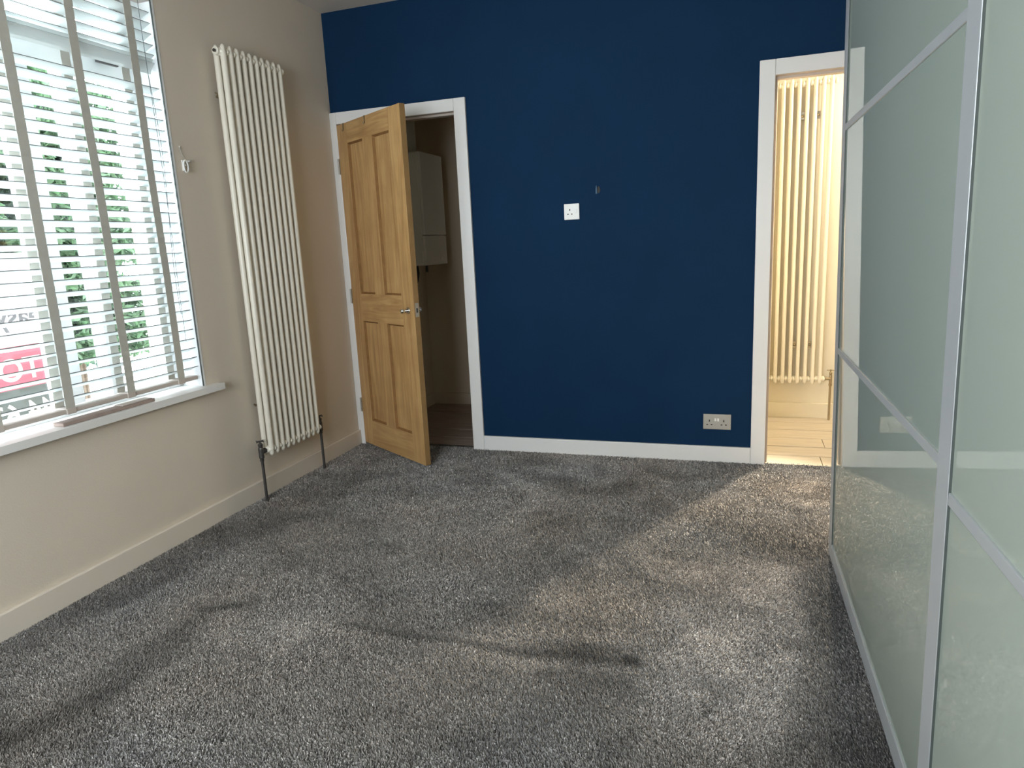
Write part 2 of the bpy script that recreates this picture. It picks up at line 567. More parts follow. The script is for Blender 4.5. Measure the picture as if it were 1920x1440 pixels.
def pile_field(x, y):
    """tone of the brushed pile: >0 lighter, <0 darker (trodden and brushed patches, furniture marks)"""
    wx = x + 0.10 * (vnoise(x, y, 5, 1) - 0.5)
    wy = y + 0.10 * (vnoise(x, y, 5, 2) - 0.5)
    n = 0.5 * vnoise(wx, wy, 2.0, 3) + 0.3 * vnoise(wx, wy, 5.5, 4) + 0.2 * vnoise(wx, wy, 14, 5)
    v = (n - 0.5) * 0.75
    n2 = vnoise(wx, wy, 9, 6)
    v -= 0.22 * np.clip(n2 - 0.62, 0, 1) / 0.38

    def seg(pts, wdt, amp):
        nonlocal v
        d = np.full_like(x, 9.0)
        for (a, b), (c, e) in zip(pts[:-1], pts[1:]):
            d = np.minimum(d, segdist(x * 0.7 + wx * 0.3, y * 0.7 + wy * 0.3, a, b, c, e))
        v -= amp * np.exp(-(d / wdt) ** 2)

    def ell(cx, cy, rx, ry, amp, ang=0.0):
        nonlocal v
        ca, sa = math.cos(ang), math.sin(ang)
        dx, dy = wx - cx, wy - cy
        q = ((dx * ca + dy * sa) / rx) ** 2 + ((-dx * sa + dy * ca) / ry) ** 2
        v -= amp / (1 + np.exp(np.clip((np.sqrt(q) - 1) * 4, -30, 30)))
    # bed-foot line and its dent
    seg([(1.10, -1.995), (1.42, -2.005), (1.70, -2.01), (2.10, -1.992)], 0.020, 0.30)
    seg([(1.10, -2.04), (2.05, -2.05)], 0.02, -0.18)
    ell(2.10, -1.992, 0.022, 0.022, 0.75)
    ell(1.90, -1.97, 0.16, 0.05, 0.30)
    # long arc on the left of the room
    seg([(0.50, -2.80), (0.60, -2.55), (0.62, -2.33), (0.58, -2.05), (0.70, -1.96)], 0.065, 0.34)
    ell(0.62, -2.00, 0.07, 0.02, 0.35, 0.5)
    ell(0.86, -2.25, 0.10, 0.06, 0.26, 0.5)
    ell(0.75, -2.66, 0.10, 0.05, 0.22, 0.6)
    ell(0.40, -2.75, 0.12, 0.09, 0.25, 0.6)
    # right centre patches
    ell(1.98, -2.16, 0.11, 0.22, 0.34, -0.3)
    ell(1.75, -2.45, 0.20, 0.08, 0.24, 0.3)
    ell(1.72, -1.80, 0.30, 0.07, 0.20, 0.1)
    ell(1.17, -1.76, 0.12, 0.07, 0.20)
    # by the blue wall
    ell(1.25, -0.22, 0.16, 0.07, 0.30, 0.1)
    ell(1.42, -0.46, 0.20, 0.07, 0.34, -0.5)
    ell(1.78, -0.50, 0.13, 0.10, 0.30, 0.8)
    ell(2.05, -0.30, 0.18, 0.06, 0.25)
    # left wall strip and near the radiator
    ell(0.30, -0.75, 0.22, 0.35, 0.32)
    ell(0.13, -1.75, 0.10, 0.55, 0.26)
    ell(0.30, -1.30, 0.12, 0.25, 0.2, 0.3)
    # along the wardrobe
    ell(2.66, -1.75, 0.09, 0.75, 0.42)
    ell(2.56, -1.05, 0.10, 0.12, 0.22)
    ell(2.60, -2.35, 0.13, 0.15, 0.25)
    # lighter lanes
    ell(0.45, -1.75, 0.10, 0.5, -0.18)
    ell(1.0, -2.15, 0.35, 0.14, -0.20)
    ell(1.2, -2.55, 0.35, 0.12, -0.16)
    return v


def carpet():
    bm = bmesh.new()
    bx(bm, 0.0, XR, YB, 0.012, -0.0125, -0.009)
    backing = finish('carpet_backing', bm, M['carpet_u'], floor)
    backing['kind'] = 'structure'
    tufts = []
    for (x0, x1, y0, y1, st) in ((0.0, 2.76, -3.0, -1.95, 0.0042), (0.0, 2.76, -1.95, -1.1, 0.0052), (0.0, 3.3, -1.1, 0.0, 0.0065), (0.0, XR, -4.1, -3.0, 0.016), (0.05, 0.80, 0.0, 0.014, 0.0065), (2.51, 3.26, 0.0, 0.004, 0.0065)):
        nx, ny = int((x1 - x0) / st), max(1, int((y1 - y0) / st))
        gx, gy = np.meshgrid(np.arange(nx) * st + x0 + st / 2, np.arange(ny) * st + y0 + st / 2)
        gx = gx.ravel() + rng.uniform(-.45, .45, gx.size) * st
        gy = gy.ravel() + rng.uniform(-.45, .45, gy.size) * st
        tufts.append(np.stack([gx, gy, np.full(gx.size, st)], 1))
    T = np.concatenate(tufts)
    keep = (T[:, 0] > 0.019) & ((T[:, 1] < -0.019) | (T[:, 1] > -0.0001) | ((T[:, 0] > 0.05) & (T[:, 0] < 0.80)) | (T[:, 0] > 2.51))
    T = T[keep]
    x, y, st = T.T
    v = pile_field(x, y)
    n = len(x)
    K = 3
    x, y, st, v = [np.repeat(a, K) for a in (x, y, st, v)]
    N = n * K
    ang = rng.uniform(0, 2 * np.pi, N)
    offr = rng.uniform(0, .6, N) * st
    bxp, byp = x + offr * np.cos(ang), y + offr * np.sin(ang)
    h = 0.0125 + rng.uniform(-.003, .0035, N) + 0.004 * np.clip(v, -0.7, 0.3)
    la = rng.uniform(0, 2 * np.pi, N)
    ll = rng.uniform(0.15, 0.75, N) * h
    # pile brushed away from / towards the room's window side
    lx = ll * np.cos(la) + h * 0.25 * np.sign(v)
    ly = ll * np.sin(la) - h * 0.55 * np.clip(v * 2.2, -1, 1)
    w = st * rng.uniform(0.28, 0.46, N)
    wa = rng.uniform(0, np.pi, N)
    wx, wy = w * np.cos(wa), w * np.sin(wa)
    z0 = np.full(N, -0.0115)
    P = np.empty((N, 4, 3), dtype=np.float32)
    P[:, 0] = np.stack([bxp - wx, byp - wy, z0], 1)
    P[:, 1] = np.stack([bxp + wx, byp + wy, z0], 1)
    P[:, 2] = np.stack([bxp + lx + wx * .75, byp + ly + wy * .75, z0 + h], 1)
    P[:, 3] = np.stack([bxp + lx - wx * .75, byp + ly - wy * .75, z0 + h * 0.94], 1)
    P[:, :, 0] = np.clip(P[:, :, 0], 0.0185, XR)
    me = bpy.data.meshes.new('carpet_pile')
    me.vertices.add(N * 4)
    me.vertices.foreach_set('co', P.ravel())
    me.loops.add(N * 4)
    me.loops.foreach_set('vertex_index', np.arange(N * 4, dtype=np.int32))
    me.polygons.add(N)
    me.polygons.foreach_set('loop_start', np.arange(0, N * 4, 4, dtype=np.int32))
    me.polygons.foreach_set('loop_total', np.full(N, 4, dtype=np.int32))
    fleck = rng.random(N)
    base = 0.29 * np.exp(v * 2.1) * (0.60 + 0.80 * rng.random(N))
    base = np.where(fleck > 0.94, base * 1.9, base)
    base = np.where(fleck < 0.12, base * 0.45, base)
    base = np.clip(base, 0.03, 0.8)
    # cool/brown drift of the heather yarn
    tint = (vnoise(x, y, 3, 9) - 0.5) * 0.10
    C = np.ones((N, 4, 4), dtype=np.float32)
    C[:, :, 0] = (base * (1.07 + tint))[:, None]
    C[:, :, 1] = (base * 0.995)[:, None]
    C[:, :, 2] = (base * (0.93 - tint))[:, None]
    a = me.color_attributes.new('pile', 'FLOAT_COLOR', 'POINT')
    a.data.foreach_set('color', C.ravel())
    me.update()
    me.materials.append(M['carpet'])
    o = bpy.data.objects.new('carpet_pile', me)
    COL.objects.link(o)
    o.parent = floor
    o['kind'] = 'stuff'
    o['label'] = 'deep grey twist carpet pile with brushed darker patches'
    print('carpet blades', N)


carpet()


# ------------------------------------------------------------------ window
win = empty('window_1', (-0.16, (WY0 + WY1) / 2, WZ0), kind='structure')
wf = lambda x, y, z: (x + 0.16, y - (WY0 + WY1) / 2, z - WZ0)


def wbox(nm, mt, *a, bevel=0.003, **k):
    return box(nm, mt, *a, win, bevel=bevel, f=wf, **k)


FX0, FX1 = -0.200, -0.130
wbox('frame', M['upvc'], FX0, FX1, -1.375, WY1, WZ0 + 0.0, WZ1)
wbox('frame', M['upvc'], FX0, FX1, WY0, WY0 + 0.085, WZ0 + 0.0, WZ1)
wbox('sill_rail', M['upvc'], FX0, FX1, WY0 + 0.085, -1.375, WZ0, WZ0 + 0.036)
wbox('head_rail', M['upvc'], FX0, FX1, WY0 + 0.085, -1.375, WZ1 - 0.06, WZ1)
wbox('transom', M['upvc'], FX0, FX1, WY0 + 0.085, -1.375, 1.990, 2.060)
wbox('mullion', M['upvc'], FX0 + 0.002, FX1 - 0.002, -1.668, -1.612, WZ0 + 0.036, 1.990)
wbox('mullion', M['upvc'], FX0 + 0.002, FX1 - 0.002, -1.900, -1.800, WZ0 + 0.036, 1.990)
wbox('mullion', M['upvc'], FX0 + 0.002, FX1 - 0.002, -1.668, -1.612, 2.060, WZ1 - 0.06)
wbox('mullion', M['upvc'], FX0 + 0.002, FX1 - 0.002, -2.35, -2.29, 2.060, WZ1 - 0.06)
# opening sashes behind the top lights
for a, b in ((-1.612, -1.375), (-2.29, -1.668)):
    bm = bmesh.new()
    for q in ((a, b, 2.060, 2.092), (a, b, WZ1 - 0.095, WZ1 - 0.06), (a, a + 0.03, 2.092, WZ1 - 0.095), (b - 0.03, b, 2.092, WZ1 - 0.095)):
        bx(bm, FX1 - 0.03, FX1 + 0.008, q[0], q[1], q[2], q[3], wf)
    finish('sash', bm, M['upvc'], win)
for a, b, c, d in ((-1.612, -1.375, WZ0 + .036, 1.99), (-1.800, -1.668, WZ0 + .036, 1.99), (WY0 + .085, -1.900, WZ0 + .036, 1.99), (-1.612, -1.375, 2.06, WZ1 - .06), (-2.29, -1.668, 2.06, WZ1 - .06), (WY0 + .085, -2.35, 2.06, WZ1 - .06)):
    bm = bmesh.new()
    bx(bm, -0.172, -0.168, a, b, c, d, wf)
    finish('pane', bm, M['pane'], win)
bm = bmesh.new()
bx(bm, FX1, FX1 + 0.018, -1.50, -1.475, 2.045, 2.060, wf)
bx(bm, FX1 + 0.018, FX1 + 0.030, -1.52, -1.42, 2.030, 2.046, wf)
tag(finish('window_handle', bm, M['pewter'], win), 'dark grey casement handle')

struct(box('trim_3', M['upvc'], -0.118, 0.002, -1.304, WY1 - 0.001, WZ0 + 0.002, WZ1, bevel=0.002), 'white edging board on the window reveal')
sill = box('window_sill', M['trim'], -0.130, 0.045, WY0 - 0.07, -1.218, 0.627, 0.657, bevel=0.010, seg=4)
# notch the back of the board so that it sits in the opening
me = sill.data
sill['kind'] = 'structure'
sill.name = 'trim_4'
sill['label'] = 'white window board with rounded nose'
bmv = bmesh.new()
bx(bmv, 0.0005, 0.045, WY0 - 0.07, -1.218, 0.627, 0.657)
bx(bmv, -0.130, 0.0005, WY0, WY1, 0.6551, 0.657)
bmesh.ops.recalc_face_normals(bmv, faces=bmv.faces)
bmv.to_mesh(me)
bmv.free()

struct(box('trim_5', M['shade_joint'], -0.004, 0.0026, -1.3062, -1.3042, WZ0 + 0.003, WZ1))

# ------------------------------------------------------------------ venetian blind
blind = empty('venetian_blind', (-0.032, -2.04, 0.69), label='white wooden slatted blind with grey cloth ladder tapes over the window', cat='blind')
bf = lambda x, y, z: (x + 0.032, y + 2.04, z - 0.69)
BY0, BY1 = -2.90, -1.312
slat_me = None
pitch = 0.0429
zs = [0.745 + pitch * i for i in range(36)]
tilt = math.radians(22)
k = 0
for z in zs:
    bm = bmesh.new()
    prof = []
    for s in range(5):
        u = -0.025 + 0.0125 * s
        c = 0.0012 * (1 - (u / 0.025) ** 2)
        prof.append((u, c))
    if slat_me is None:
        top = [(u, c + 0.0016) for u, c in prof]
        bot = [(u, c - 0.0016) for u, c in prof[::-1]]
        ring = top + bot
        L = BY1 - BY0
        A = [bm.verts.new((u, -L / 2, c)) for u, c in ring]
        B = [bm.verts.new((u, L / 2, c)) for u, c in ring]
        n_ = len(ring)
        for i in range(n_):
            bm.faces.new((A[i], A[(i + 1) % n_], B[(i + 1) % n_], B[i]))
        bm.faces.new(A[::-1])
        bm.faces.new(B)
        o = finish('slat', bm, M['slat'], blind)
        slat_me = o.data
        slat_me.materials.append(M['slat_edge'])
        for pf in slat_me.polygons:
            if abs(pf.normal.x) > 0.9:
                pf.material_index = 1
    else:
        bm.free()
        o = bpy.data.objects.new('slat', slat_me)
        COL.objects.link(o)
        o.parent = blind
    zz, tl = z, tilt + math.radians(random.uniform(-2.5, 2.5))
    roll = random.uniform(-0.0012, 0.0012)
    if 2.01 < z < 2.045:      # caught slat hangs steeply under its neighbour
        zz, tl = z + 0.020, math.radians(64)
    elif 1.965 < z < 2.005:
        zz, tl = z + 0.050, math.radians(58)
    elif 2.045 < z < 2.09:
        tl = math.radians(35)
    o.location = (0.0, (BY0 + BY1) / 2 + 2.04, zz - 0.69)
    o.rotation_euler = (roll, -tl, 0)
# head rail, bottom rail
box('head_rail', M['railwood'], -0.068, -0.004, BY0 - 0.01, BY1 + 0.010, 2.300, 2.355, blind, bevel=0.003, f=bf)
box('bottom_rail', M['railwood'], -0.058, -0.006, BY0 - 0.003, BY1 - 0.012, 0.694, 0.712, blind, bevel=0.004, f=bf)
TY = [-1.425, -1.695, -1.967, -2.238, -2.508, -2.779]
for ty in TY:
    bm = bmesh.new()
    for side, xx in ((0, -0.0045), (1, -0.0595)):
        pr_ = None
        for i in range(75):
            z = 0.712 + (2.300 - 0.712) * i / 74
            wv = 0.0012 * math.sin(z * 2 * math.pi / pitch + side * 1.5) + 0.0015 * math.sin(z * 7 + ty * 9)
            yo = 0.0022 * math.sin(z * 3.1 + ty * 5)
            c = [bm.verts.new(bf(xx + wv + dx, ty + yo + dy, z)) for dx, dy in ((-.0006, -.019), (.0006, -.019), (.0006, .019), (-.0006, .019))]
            if pr_:
                for j in range(4):
                    bm.faces.new((pr_[j], pr_[(j + 1) % 4], c[(j + 1) % 4], c[j]))
            else:
                bm.faces.new(c[::-1])
            pr_ = c
        bm.faces.new(pr_)
    finish('ladder_tape', bm, M['tape'], blind)
    bm = bmesh.new()
    bx(bm, -0.061, -0.0025, ty - 0.020, ty + 0.020, 0.6915, 0.7145, bf)
    finish('tape_clip', bm, M['railwood'], blind, bevel=0.003)
for dy, zk, z1 in ((0.0, 0.0, 0.88), (0.012, 1.0, 1.0)):
    bm = bmesh.new()
    pts = []
    for i in range(40):
        z = 2.29 - (2.29 - z1) * i / 39
        s = dy * math.sin(min(1, max(0, (2.0 - z) / 1.1)) * math.pi * 2) * (1 if dy else 0)
        pts.append(bf(0.004, -1.373 + s + 0.003 * math.sin(z * 5), z))
    tube(bm, pts, 0.0011, 6)
    finish('lift_cord', bm, M['cord'], blind)

# spare slats left on the window board
sp = empty('wood_offcut', (0.0, -1.815, 0.657), label='short dark stained wood offcut lying on the window board under the blind', cat='wood offcut')
box('block', M['slatwood'], -0.030, 0.022, -0.215, 0.205, 0.0005, 0.014, sp, bevel=0.002)
o = box('top_strip', M['railwood'], -0.028, 0.018, 0.05, 0.195, 0.0145, 0.018, sp, bevel=0.001)
o['label'] = 'thin pale strip on top'

# cord cleat on the wall
cl = empty('cord_cleat', (0.0, -1.246, 1.648), label='small white cord cleat with a loose string beside the window', cat='cord cleat')
bm = bmesh.new()
bx(bm, 0.0, 0.006, -0.007, 0.007, -0.026, 0.022)
finish('back_plate', bm, M['white_pl'], cl, bevel=0.002)
bm = bmesh.new()
tube(bm, [(0.006, 0, 0.0), (0.016, 0, 0.0)], 0.004, 10)
tube(bm, [(0.016, 0.013 * math.cos(a * math.pi / 8), 0.026 * math.sin(a * math.pi / 8) - 0.006) for a in range(17)], 0.0038, 8)
tube(bm, [(0.014, 0.012, 0.016), (0.014, 0.034, 0.020)], 0.0045, 8)
finish('horn', bm, M['white_pl'], cl, smooth=True)
bm = bmesh.new()
tube(bm, [(0.003, -0.008, 0.075), (0.004, -0.002, 0.045), (0.005, 0.012, 0.025), (0.010, 0.024, 0.010), (0.012, 0.026, -0.01), (0.008, 0.012, -0.03)], 0.0012, 6)
blob(bm, (0.004, -0.009, 0.077), 0.004, 0.004, 0.005, 8)
finish('string', bm, M['tape'], cl)


# ------------------------------------------------------------------ column radiators
def radiator(name, origin, rot, n, pitch_, h, depth, mt, label, valve_mt, left_valve=True, right_valve=True, wall_gap=0.05, pipe_h=0.3, valve_big=True):
    """local frame: +x along the wall, -y away from the wall, origin on the wall at the first section, z0 = bottom of the sections"""
    t = empty(name, origin, rot, label=label, cat='radiator')
    sec = None
    r = 0.0142 if n > 8 else 0.0112
    yb, yf = -(wall_gap + r), -(wall_gap + r + depth)
    ym = (yb + yf) / 2
    z0 = pipe_h
    for i in range(n):
        if sec is None:
            bm = bmesh.new()
            for yy in (yb, yf):
                tube(bm, [(0, yy, z0 + 0.004), (0, yy, z0 + 0.016), (0, yy, z0 + 0.05), (0, yy, z0 + h - 0.05), (0, yy, z0 + h - 0.016), (0, yy, z0 + h - 0.004)], [0.007, 0.0115, r, r, 0.0115, 0.006], 14)
            for zc in (z0 + 0.036, z0 + h - 0.036):
                blob(bm, (0, ym, zc), pitch_ * 0.47, depth / 2 + r * 1.02, 0.019, 14)
                blob(bm, (pitch_ * 0.5, ym - 0.006, zc), pitch_ * 0.22, depth / 2 + r * 0.55, 0.018, 12)
                tube(bm, [(-pitch_ / 2, ym, zc), (pitch_ / 2, ym, zc)], 0.0165, 14)
            o = finish('column_section', bm, mt, t, smooth=True)
            sec = o.data
        else:
            o = bpy.data.objects.new('column_section', sec)
            COL.objects.link(o)
            o.parent = t
        o.location = (pitch_ * i, 0, 0)
    W_ = pitch_ * (n - 1)
    # end bushes and air vent
    bm = bmesh.new()
    tube(bm, [(-pitch_ / 2 - 0.007, ym, z0 + h - 0.036), (-pitch_ / 2, ym, z0 + h - 0.036)], 0.018, 16)
    finish('end_cap', bm, mt, t)
    bm = bmesh.new()
    tube(bm, [(-pitch_ / 2 - 0.016, ym, z0 + h - 0.036), (-pitch_ / 2 - 0.007, ym, z0 + h - 0.036)], 0.0075, 12)
    finish('vent_plug', bm, valve_mt, t)
    # brackets to the wall
    for zc in (z0 + 0.26, z0 + h - 0.22):
        for xk in (3.5, 5.5) if n < 9 else (0.5, n - 1.5):
            bm = bmesh.new()
            xc = pitch_ * (int(xk) + 0.5)
            tube(bm, [(xc, 0, zc), (xc, yb + 0.004, zc)], 0.006, 10)
            bx(bm, xc - 0.010, xc + 0.010, yb - 0.012, yb - 0.002, zc - 0.022, zc + 0.022)
            blob(bm, (xc, yb - 0.014, zc), 0.009, 0.006, 0.009, 10)
            if n >= 9 and xk == 0.5:
                tube(bm, [(xc - 0.03, yb + 0.03, zc + 0.012), (xc - 0.012, yb + 0.02, zc)], 0.004, 8)
            finish('wall_bracket', bm, M['brass'], t)
    for side, on in ((-1, left_valve), (1, right_valve)):
        if not on:
            continue
        xe = -pitch_ / 2 if side < 0 else W_ + pitch_ / 2
        xv = xe + side * (0.034 if valve_big else 0.044)
        zc = z0 + 0.036
        v = bpy.data.objects.new('valve', None)
        bm = bmesh.new()
        tube(bm, [(xe, ym, zc), (xv, ym, zc)], 0.0095, 12)
        tube(bm, [(xe + side * 0.002, ym, zc), (xe + side * 0.012, ym, zc)], 0.0145, 6)
        rb = 0.0135 if valve_big else 0.009
        tube(bm, [(xv, ym, zc - 0.036), (xv, ym, zc - 0.030), (xv, ym, zc + 0.018), (xv, ym, zc + 0.024), (xv, ym, zc + 0.040), (xv, ym, zc + 0.046)], [rb * .75, rb, rb, rb * .8, rb * .95, rb * .5], 14)
        vo = finish('valve_body', bm, valve_mt, t, smooth=False)
        bm = bmesh.new()
        zt = zc + 0.056
        tube(bm, [(xv, ym, zc + 0.044), (xv, ym, zt + 0.004)], 0.005, 10)
        tube(bm, [(xv - 0.024, ym + 0.002, zt), (xv + 0.024, ym - 0.002, zt)], 0.0028, 8)
        tube(bm, [(xv, ym - 0.024, zt), (xv, ym + 0.024, zt)], 0.0028, 8)
        finish('cross_handle', bm, valve_mt, t)
        bm = bmesh.new()
        tube(bm, [(xv, ym, -0.012), (xv, ym, zc - 0.034)], 0.0075 if valve_big else 0.007, 12)
        tube(bm, [(xv, ym, zc - 0.048), (xv, ym, zc - 0.034)], 0.011, 6)
        finish('supply_pipe', bm, valve_mt, t)
    return t


# the wall radiator: local -y points into the room (+x)
radiator('column_radiator', (0.0, -0.997, 0.0), math.pi / 2, 10, 0.0455, 1.975, 0.038, M['rad'],
         'tall cream two-column radiator on the cream wall between window and pine door', M['pewter'], wall_gap=0.034, pipe_h=0.226)
radiator('column_radiator', (2.549, HY, 0.0), 0.0, 8, 0.0455, 1.905, 0.040, M['hallrad'],
         'tall radiator in warm light seen through the right-hand doorway', M['brass'], left_valve=False, right_valve=True, wall_gap=0.032, pipe_h=0.242, valve_big=False)

# ------------------------------------------------------------------ pine door
ANG = math.radians(32.3)
door = empty('panel_door', (0.046, -0.0205, 0.0), -ANG, label='stripped pine four-panel door standing ajar at the cupboard', cat='door')
LW, LT, LZ0, LZ1 = 0.735, 0.034, 0.012, 1.980
P_up, P_lo = (0.983, 1.866), (0.178, 0.815)
PA, PB = (0.119, 0.306), (0.418, 0.606)
# local frame: x along leaf, -y = room face
yr, yk = -0.0, LT
dl = lambda nm, *a, **k_: box(nm, M['pine'], *a, door, **k_)
dl('stile', 0, PA[0], 0.0, LT, LZ0, LZ1, bevel=0.0015)
ls = dl('stile', PB[1], LW, 0.0, LT, LZ0, LZ1, bevel=0.0015)
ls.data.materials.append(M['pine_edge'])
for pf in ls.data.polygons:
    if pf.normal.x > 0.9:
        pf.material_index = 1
for a, b in ((LZ0, P_lo[0]), (P_lo[1], P_up[0]), (P_up[1], LZ1)):
    box('rail', M['pine_rail'], PA[0], PB[1], 0.0003, LT - 0.0003, a, b, door)
for a, b in (P_lo, P_up):
    dl('muntin', PA[1], PB[0], 0.0003, LT - 0.0003, a, b)
for (x0, x1) in (PA, PB):
    for (z0, z1) in (P_lo, P_up):
        bm = bmesh.new()
        # recessed field with a narrow bevelled moulding round it, on both faces
        d0, d1, mw = 0.0005, 0.014, 0.010
        for yo, yi in ((d0, d1), (LT - d0, LT - d1)):
            o_ = [bm.verts.new(c) for c in ((x0, yo, z0), (x1, yo, z0), (x1, yo, z1), (x0, yo, z1))]
            i_ = [bm.verts.new(c) for c in ((x0 + mw, yi, z0 + mw), (x1 - mw, yi, z0 + mw), (x1 - mw, yi, z1 - mw), (x0 + mw, yi, z1 - mw))]
            for j in range(4):
                bm.faces.new((o_[j], o_[(j + 1) % 4], i_[(j + 1) % 4], i_[j]))
            bm.faces.new(i_)
        pn = finish('panel', bm, M['pine'], door)
        pn.data.materials.append(M['moulding_shade'])
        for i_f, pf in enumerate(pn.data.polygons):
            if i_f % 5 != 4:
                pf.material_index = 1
# knobs, spindle and latch plate
for s, y0 in ((-1, 0.0), (1, LT)):
    kb = bmesh.new()
    ku = 0.670
    tube(kb, [(ku, y0, 0.902), (ku, y0 + s * 0.004, 0.902)], [0.019, 0.017], 20)
    tube(kb, [(ku, y0 + s * 0.004, 0.902), (ku, y0 + s * 0.022, 0.902), (ku, y0 + s * 0.026, 0.902), (ku, y0 + s * 0.036, 0.902), (ku, y0 + s * 0.046, 0.902), (ku, y0 + s * 0.050, 0.902)], [0.007, 0.006, 0.011, 0.0145, 0.012, 0.006], 18)
    finish('knob', kb, M['chrome'], door, smooth=True)
box('latch_plate', M['steel'], LW - 0.0005, LW + 0.0012, 0.006, LT - 0.006, 0.868, 0.945, door)
box('latch_bolt', M['dark'], LW + 0.0012, LW + 0.0016, 0.012, LT - 0.012, 0.892, 0.916, door)
for hu in (0.087, 0.352):
    bm = bmesh.new()
    bx(bm, hu - 0.0055, hu + 0.0055, -0.0015, -0.0003, LZ1 - 0.040, LZ1 + 0.0020)
    bx(bm, hu - 0.0055, hu + 0.0055, -0.0015, LT + 0.001, LZ1 + 0.0005, LZ1 + 0.0020)
    tube(bm, [(hu, -0.002, LZ1 - 0.038), (hu, -0.010, LZ1 - 0.044), (hu, -0.014, LZ1 - 0.036)], 0.002, 8)
    tag(finish('over_door_hook', bm, M['brass'], door), 'small brass over-door hook')
for hz in (1.745, 0.965, 0.265):
    bm = bmesh.new()
    tube(bm, [(-0.003, -0.006, hz - 0.045), (-0.003, -0.006, hz + 0.045)], 0.0055, 12)
    bx(bm, -0.0015, -0.0003, -0.004, LT - 0.006, hz - 0.045, hz + 0.045)
    finish('hinge', bm, M['steel'], door)

# ------------------------------------------------------------------ boiler in the cupboard
boil = empty('wall_boiler', (0.012, 0.50, 1.12), label='white boiler casing hung on the cupboard wall behind the pine door', cat='boiler')
box('casing', M['boiler'], 0.0, 0.300, 0.0, 0.36, 0.0, 0.75, boil, bevel=0.008, seg=3)
box('front_cover', M['boiler'], 0.300, 0.321, 0.001, 0.359, 0.205, 0.749, boil, bevel=0.006)
box('control_flap', M['boiler'], 0.300, 0.319, 0.002, 0.358, 0.002, 0.200, boil, bevel=0.004)
bm = bmesh.new()
tube(bm, [(0.319, 0.245, 0.045), (0.323, 0.245, 0.045)], 0.008, 16)
finish('gauge', bm, M['chrome'], boil)
bm = bmesh.new()
tube(bm, [(0.22, 0.03, 0.0), (0.225, 0.03, -0.05), (0.215, 0.03, -0.10), (0.17, 0.04, -0.15), (0.10, 0.05, -0.17)], 0.019, 14)
finish('flexible_hose', bm, M['rubber'], boil, smooth=True)
bm = bmesh.new()
tube(bm, [(0.29, 0.06, 0.0), (0.29, 0.06, -0.045)], 0.009, 10)
for q in (0.14, 0.20, 0.26):
    tube(bm, [(0.08, q, 0.0), (0.08, q, -0.20), (0.03, q, -0.24), (0.03, q, -1.10)], 0.0075, 10)
finish('copper_pipe', bm, M['pewter'], boil)
bm = bmesh.new()
tube(bm, [(0.16, 0.18, 0.75), (0.16, 0.18, 1.0), (0.16, 0.30, 1.12), (0.16, 0.62, 1.12)], 0.05, 18)
finish('flue', bm, M['boiler'], boil, smooth=True)


# ------------------------------------------------------------------ sockets on the blue wall
def pin(parent, x, z, w, h, y=-0.0102):
    return box('pin_slot', M['dark'], x - w / 2, x + w / 2, y, y + 0.002, z - h / 2, z + h / 2, parent)


s1 = empty('wall_socket', (1.470, 0, 1.397), label='white single switched socket at head height on the navy wall', cat='socket')
box('face_plate', M['white_pl'], -0.043, 0.043, -0.010, -0.0002, -0.043, 0.043, s1, bevel=0.003, seg=3)
pin(s1, -0.010, 0.010, 0.0055, 0.010)
pin(s1, -0.021, -0.013, 0.008, 0.005)
pin(s1, 0.001, -0.013, 0.008, 0.005)
o = box('switch', M['white_pl'], 0.018, 0.030, -0.0135, -0.009, -0.008, 0.012, s1, bevel=0.0015)
o.rotation_euler = (0.06, 0, 0)
s2 = empty('wall_socket', (2.2548, 0, 0.2263), label='brushed steel double socket low on the navy wall by the skirting', cat='socket')
box('face_plate', M['steel'], -0.0735, 0.0735, -0.010, -0.0002, -0.043, 0.043, s2, bevel=0.002, seg=2)
for cx_, sgn in ((-0.040, -1), (0.0355, 1)):
    pin(s2, cx_, 0.006, 0.0065, 0.012)
    pin(s2, cx_ - 0.0115, -0.016, 0.009, 0.006)
    pin(s2, cx_ + 0.0115, -0.016, 0.009, 0.006)
for cx_ in (-0.0085, 0.006):
    o = box('switch', M['white_pl'], cx_ - 0.005, cx_ + 0.005, -0.0140, -0.009, 0.004, 0.021, s2, bevel=0.0015)
    o['label'] = 'white rocker switch'

# torn wall plug above the white socket
hk = empty('wall_plug', (1.617, 0, 1.504), label='small torn screw plug hole above and right of the white socket', cat='wall plug')
bm = bmesh.new()
blob(bm, (0.004, -0.0004, 0.0), 0.0095, 0.0016, 0.019, 12)
finish('hole', bm, M['rubber'], hk)
bm = bmesh.new()
tube(bm, [(-0.008, -0.001, 0.022), (-0.007, -0.006, 0.004), (-0.006, -0.008, -0.020)], [0.002, 0.004, 0.005], 8)
finish('lifted_paint', bm, mat('lifted_paint', (0.09, 0.16, 0.24), 0.4), hk)

# ------------------------------------------------------------------ sliding wardrobe
XW, YW, WA, WL, WYY = 2.707, -1.087453, -0.013626, -0.0165, -0.014659


def wmap(off, y, z):
    return (XW - off + WA * (y - YW) + WL * z, y + WYY * z, z)


ward = empty('sliding_wardrobe', (0, 0, 0), label='tall wardrobe with two sliding glass-panelled doors in aluminium frames', cat='wardrobe')
WT = 2.36
YE = -4.10


def wb(nm, mt, o0, o1, y0, y1, z0, z1, parent=ward, bevel=0.0, **k):
    return box(nm, mt, o0, o1, y0, y1, z0, z1, parent, bevel=bevel, f=wmap, **k)


